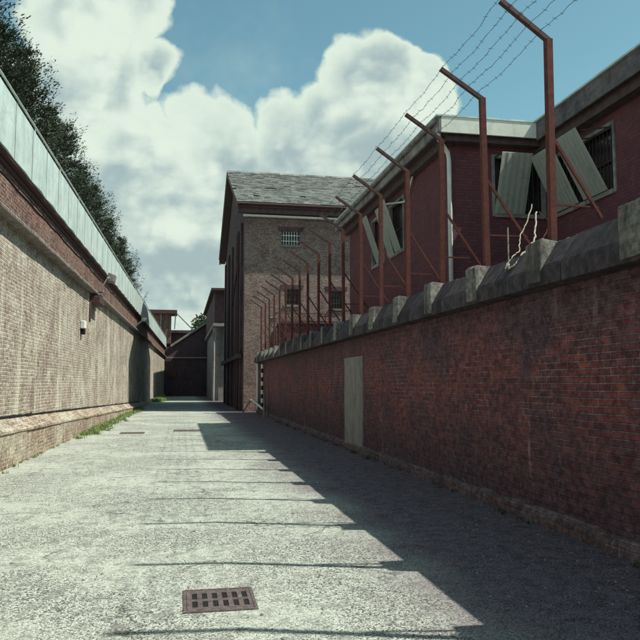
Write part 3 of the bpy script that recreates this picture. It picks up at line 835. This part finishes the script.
# ------------------------------------------------------------------ drain and covers
dr = empty('drain_grate', (.305, 5.53, 0)); tag(dr, 'rusty iron drain grate with two rows of slots in the ground', 'drain')
hw, hh = .265, .27
holes = []
for i in range(6):
    cx = -.265 + .055 + i * .0835 + .006
    for j in (-1, 1):
        cy = j * .105
        holes.append((cx - .019, cx + .024, cy - .078, cy + .078))
m = MB()
us = sorted({-hw, hw, *[h[0] for h in holes], *[h[1] for h in holes]}); vs_ = sorted({-hh, hh, *[h[2] for h in holes], *[h[3] for h in holes]})
for a, b in zip(us, us[1:]):
    for c, d in zip(vs_, vs_[1:]):
        mx, my = (a + b) / 2, (c + d) / 2
        if any(h[0] < mx < h[1] and h[2] < my < h[3] for h in holes): continue
        m.box(a, b, c, d, .006, .016)
m.build('grate', M_castiron, dr)
m = MB()
m.box(-hw - .03, hw + .03, -hh - .03, -hh - .004, .002, .02); m.box(-hw - .03, hw + .03, hh + .004, hh + .03, .002, .02)
m.box(-hw - .03, -hw - .004, -hh - .003, hh + .003, .002, .02); m.box(hw + .004, hw + .03, -hh - .003, hh + .003, .002, .02)
m.build('frame', M_castiron, dr)
m = MB(); m.box(-hw, hw, -hh, hh, .001, .004); m.build('slot_darkness_sheet', M_black, dr)  # flat black sheet paints the darkness below the slots
dr.scale = (.89, .93, .45)
for (x, y, a, b, lab) in ((-1.5, 24.0, .34, .28, 'small dark iron cover in the ground near the left wall'), (.25, 24.9, .42, .3, 'faint square iron cover in the middle of the alley')):
    c = empty('ground_cover', (x, y, 0)); tag(c, lab, 'cover')
    m = MB(); m.box(-a, a, -b, b, .003, .014); m.build('lid', M_castiron, c)
    m = MB(); m.box(-a - .04, a + .04, -b - .04, -b - .003, .002, .018); m.box(-a - .04, a + .04, b + .003, b + .04, .002, .018); m.box(-a - .04, -a - .003, -b, b, .002, .018); m.box(a + .003, a + .04, -b, b, .002, .018); m.build('frame', M_castiron, c)

# ------------------------------------------------------------------ loose stuff
def scatter(n, fx, size, mt, name, label, flat=.25, yr_=(2.5, 34), seed=1):
    rr = random.Random(seed); m = MB()
    for _ in range(n):
        t = rr.random() ** 1.8; y = yr_[0] + (yr_[1] - yr_[0]) * t
        x = fx(rr, y)
        s = size * rr.uniform(.4, 1.3); a = rr.uniform(0, 6.28); tl_ = rr.uniform(-.4, .4)
        P = []
        for k in range(5):
            q = a + k * 2 * math.pi / 5; r_ = s * rr.uniform(.6, 1.1) * (1.5 if k in (0,) else 1)
            P.append((x + r_ * math.cos(q), y + r_ * math.sin(q), .002 + s * flat * (.6 + .5 * math.sin(q + tl_))))
        P.append((x, y, .004 + s * flat * 1.9))
        m.add(P, [(0, 1, 5), (1, 2, 5), (2, 3, 5), (3, 4, 5), (4, 0, 5)])
    return tag(m.build(name, mt), label, 'litter', kind='stuff')


scatter(500, lambda r, y: 3.95 - abs(r.gauss(0, .8)), .014, M_leaf_litter, 'leaf_litter', 'dry leaves and scraps strewn along the foot of the red wall')
scatter(3500, lambda r, y: r.uniform(-3.1 + .018 * y, 3.95), .010, M_grit, 'loose_grit', 'loose pale grit scattered over the alley', flat=.5, seed=2)
scatter(120, lambda r, y: r.uniform(-3, 2), .016, M_leaf_litter, 'dead_leaves', 'few dead leaves lying on the sunlit gravel', seed=5)
rr = random.Random(3); m = MB()
def tuft(x, y, h, n):
    for _ in range(n):
        a = rr.uniform(0, 6.28); l = h * rr.uniform(.4, 1.1); lean = rr.uniform(.1, .7) * l
        bx, by = x + rr.gauss(0, h * .5), y + rr.gauss(0, h * .5); w = rr.uniform(.004, .010)
        px, py = -math.sin(a) * w, math.cos(a) * w
        m.add([(bx - px, by - py, 0), (bx + px, by + py, 0), (bx + math.cos(a) * lean * .5 + px, by + math.sin(a) * lean * .5 + py, l * .7), (bx + math.cos(a) * lean, by + math.sin(a) * lean, l)],
              [(0, 1, 2), (0, 2, 3)])
for _ in range(170):
    y = 21 + abs(rr.gauss(0, 12)) + rr.uniform(0, 4)
    if y > 47: continue
    tuft(-3.40 + .0185 * y + abs(rr.gauss(0, .18)), y, rr.uniform(.05, .18), 40)
for _ in range(90):
    y = rr.uniform(62, 72); tuft(-3.42 + .0185 * y + abs(rr.gauss(0, .3)), y, .35, 30)
for _ in range(45): tuft(-3.38 + .0185 * 15 + rr.gauss(0, .05), rr.uniform(8, 22), .06, 14)
tag(m.build('weeds', M_weed), 'bright green weeds sprouting at the foot of the left wall', 'weeds', kind='stuff')
rr = random.Random(9); m = MB()
for _ in range(50): tuft(4.07 - .1 - abs(rr.gauss(0, .05)), rr.uniform(5, 30), .06, 10)
tag(m.build('wall_weeds', M_hedge), 'sparse dull weeds along the foot of the red wall', 'weeds', kind='stuff')

# ------------------------------------------------------------------ conifers behind the left wall
def conifer_mesh(seed, H, Rm):
    rr = random.Random(seed); tr = MB(); cr = MB()
    tr.tube([(0, 0, 0), (.05, .02, H * .4), (-.03, .04, H * .75), (0, 0, H * .97)], .3, 8, .03)
    z = H * .12
    while z < H * .99:
        f = (z / H); L = Rm * min(1, (1 - f) * 2.6) ** .6 + .1
        nb = 6
        for _ in range(nb):
            a = rr.uniform(0, 6.28); l = L * rr.uniform(.55, 1.3) * (.8 if z < 7.6 else 1); rise = rr.uniform(.35, .95) * l
            A = Vector((0, 0, z)); B = A + Vector((math.cos(a) * l, math.sin(a) * l, rise * .6)); Cc = B + Vector((math.cos(a) * l * .15, math.sin(a) * l * .15, rise * .5 + .25))
            mid = A.lerp(B, .5) + Vector((0, 0, -.08 * l))
            tr.tube([A, mid, B], .035, 4, .010)
            n = int(36 + l * 88)
            for k in range(n):
                t = rr.uniform(.18, 1.0)
                P = (A.lerp(mid, t * 2) if t < .5 else mid.lerp(B, t * 2 - 1)) if t < .86 else B.lerp(Cc, (t - .86) / .14)
                sp = .20 * (1.15 - t) * min(1, l) + .03
                P = P + Vector((rr.gauss(0, sp), rr.gauss(0, sp), rr.gauss(0, sp * .7)))
                d = Vector((math.cos(a) + rr.gauss(0, .5), math.sin(a) + rr.gauss(0, .5), .75 + rr.gauss(0, .35))).normalized()
                s = rr.uniform(.08, .19) * (1.2 - .4 * t)
                sd = d.cross(Vector((rr.gauss(0, 1), rr.gauss(0, 1), rr.gauss(0, 1)))).normalized() * s * .15
                cr.add([P, P + d * s * .45 + sd, P + d * s, P + d * s * .45 - sd], [(0, 1, 2, 3)])
        z += .25
    return tr, cr


GT = 'conifers behind the left wall'
tl_labs = ['leftmost dark conifer at the edge of the picture behind the left wall', 'second dark conifer from the left edge behind the left wall'] + [
    '%s dark conifer from the left edge, rising over the metal sheeting' % q for q in ('third', 'fourth', 'fifth', 'sixth', 'seventh', 'eighth')] + ['farthest dark conifer just before the lookout hut']
protos = []
for sd_ in (11, 12, 13):
    H = 15.0; tr, cr = conifer_mesh(sd_, H, 1.6)
    r = empty('conifer_tree'); tr.build('trunk', M_bark, r); cr.build('crown', M_needles, r); protos.append(r)
TREES = [(-6.1, 20.2, .93, .95), (-6.1, 24.6, .90, 1.0), (-6.15, 28.6, .97, 1.02), (-6.1, 33.0, .93, 1.0), (-6.1, 38.0, 1.0, 1.02), (-6.0, 43.5, .96, 1.05), (-6.0, 50, 1.0, 1.05), (-5.9, 58, .97, 1.08), (-5.7, 68, 1.0, 1.1)]
for i, (x, y, s, w) in enumerate(TREES):
    r = protos[i] if i < 3 else copy_tree(protos[i % 3])
    r.location = (x, y, 0); r.scale = (w, w, s); r.rotation_euler = (0, 0, i * 1.3)
    tag(r, tl_labs[i], 'tree', GT)

# small tree far behind the end building
rr = random.Random(21); m = MB()
for _ in range(1800):
    p = Vector((rr.gauss(0, 1), rr.gauss(0, 1), rr.gauss(0, .8)));
    if p.length > 1.7: continue
    p = p * 1.3 + Vector((0, 0, 10.3)); d = Vector((rr.gauss(0, 1), rr.gauss(0, 1), rr.gauss(0, 1))).normalized() * .22; e = d.cross(Vector((rr.gauss(0, 1), 1, .3))).normalized() * .1
    m.add([p - d, p + e, p + d, p - e], [(0, 1, 2, 3)])
ft = empty('leafy_tree', (3.5, 112, 0)); tag(ft, 'small leafy tree showing above the roof of the end building', 'tree')
m.build('crown', M_hedge, ft); m = MB(); m.tube([(0, 0, 0), (.1, 0, 4.5), (0, 0, 10.3)], .22, 7, .06); m.build('trunk', M_bark, ft)
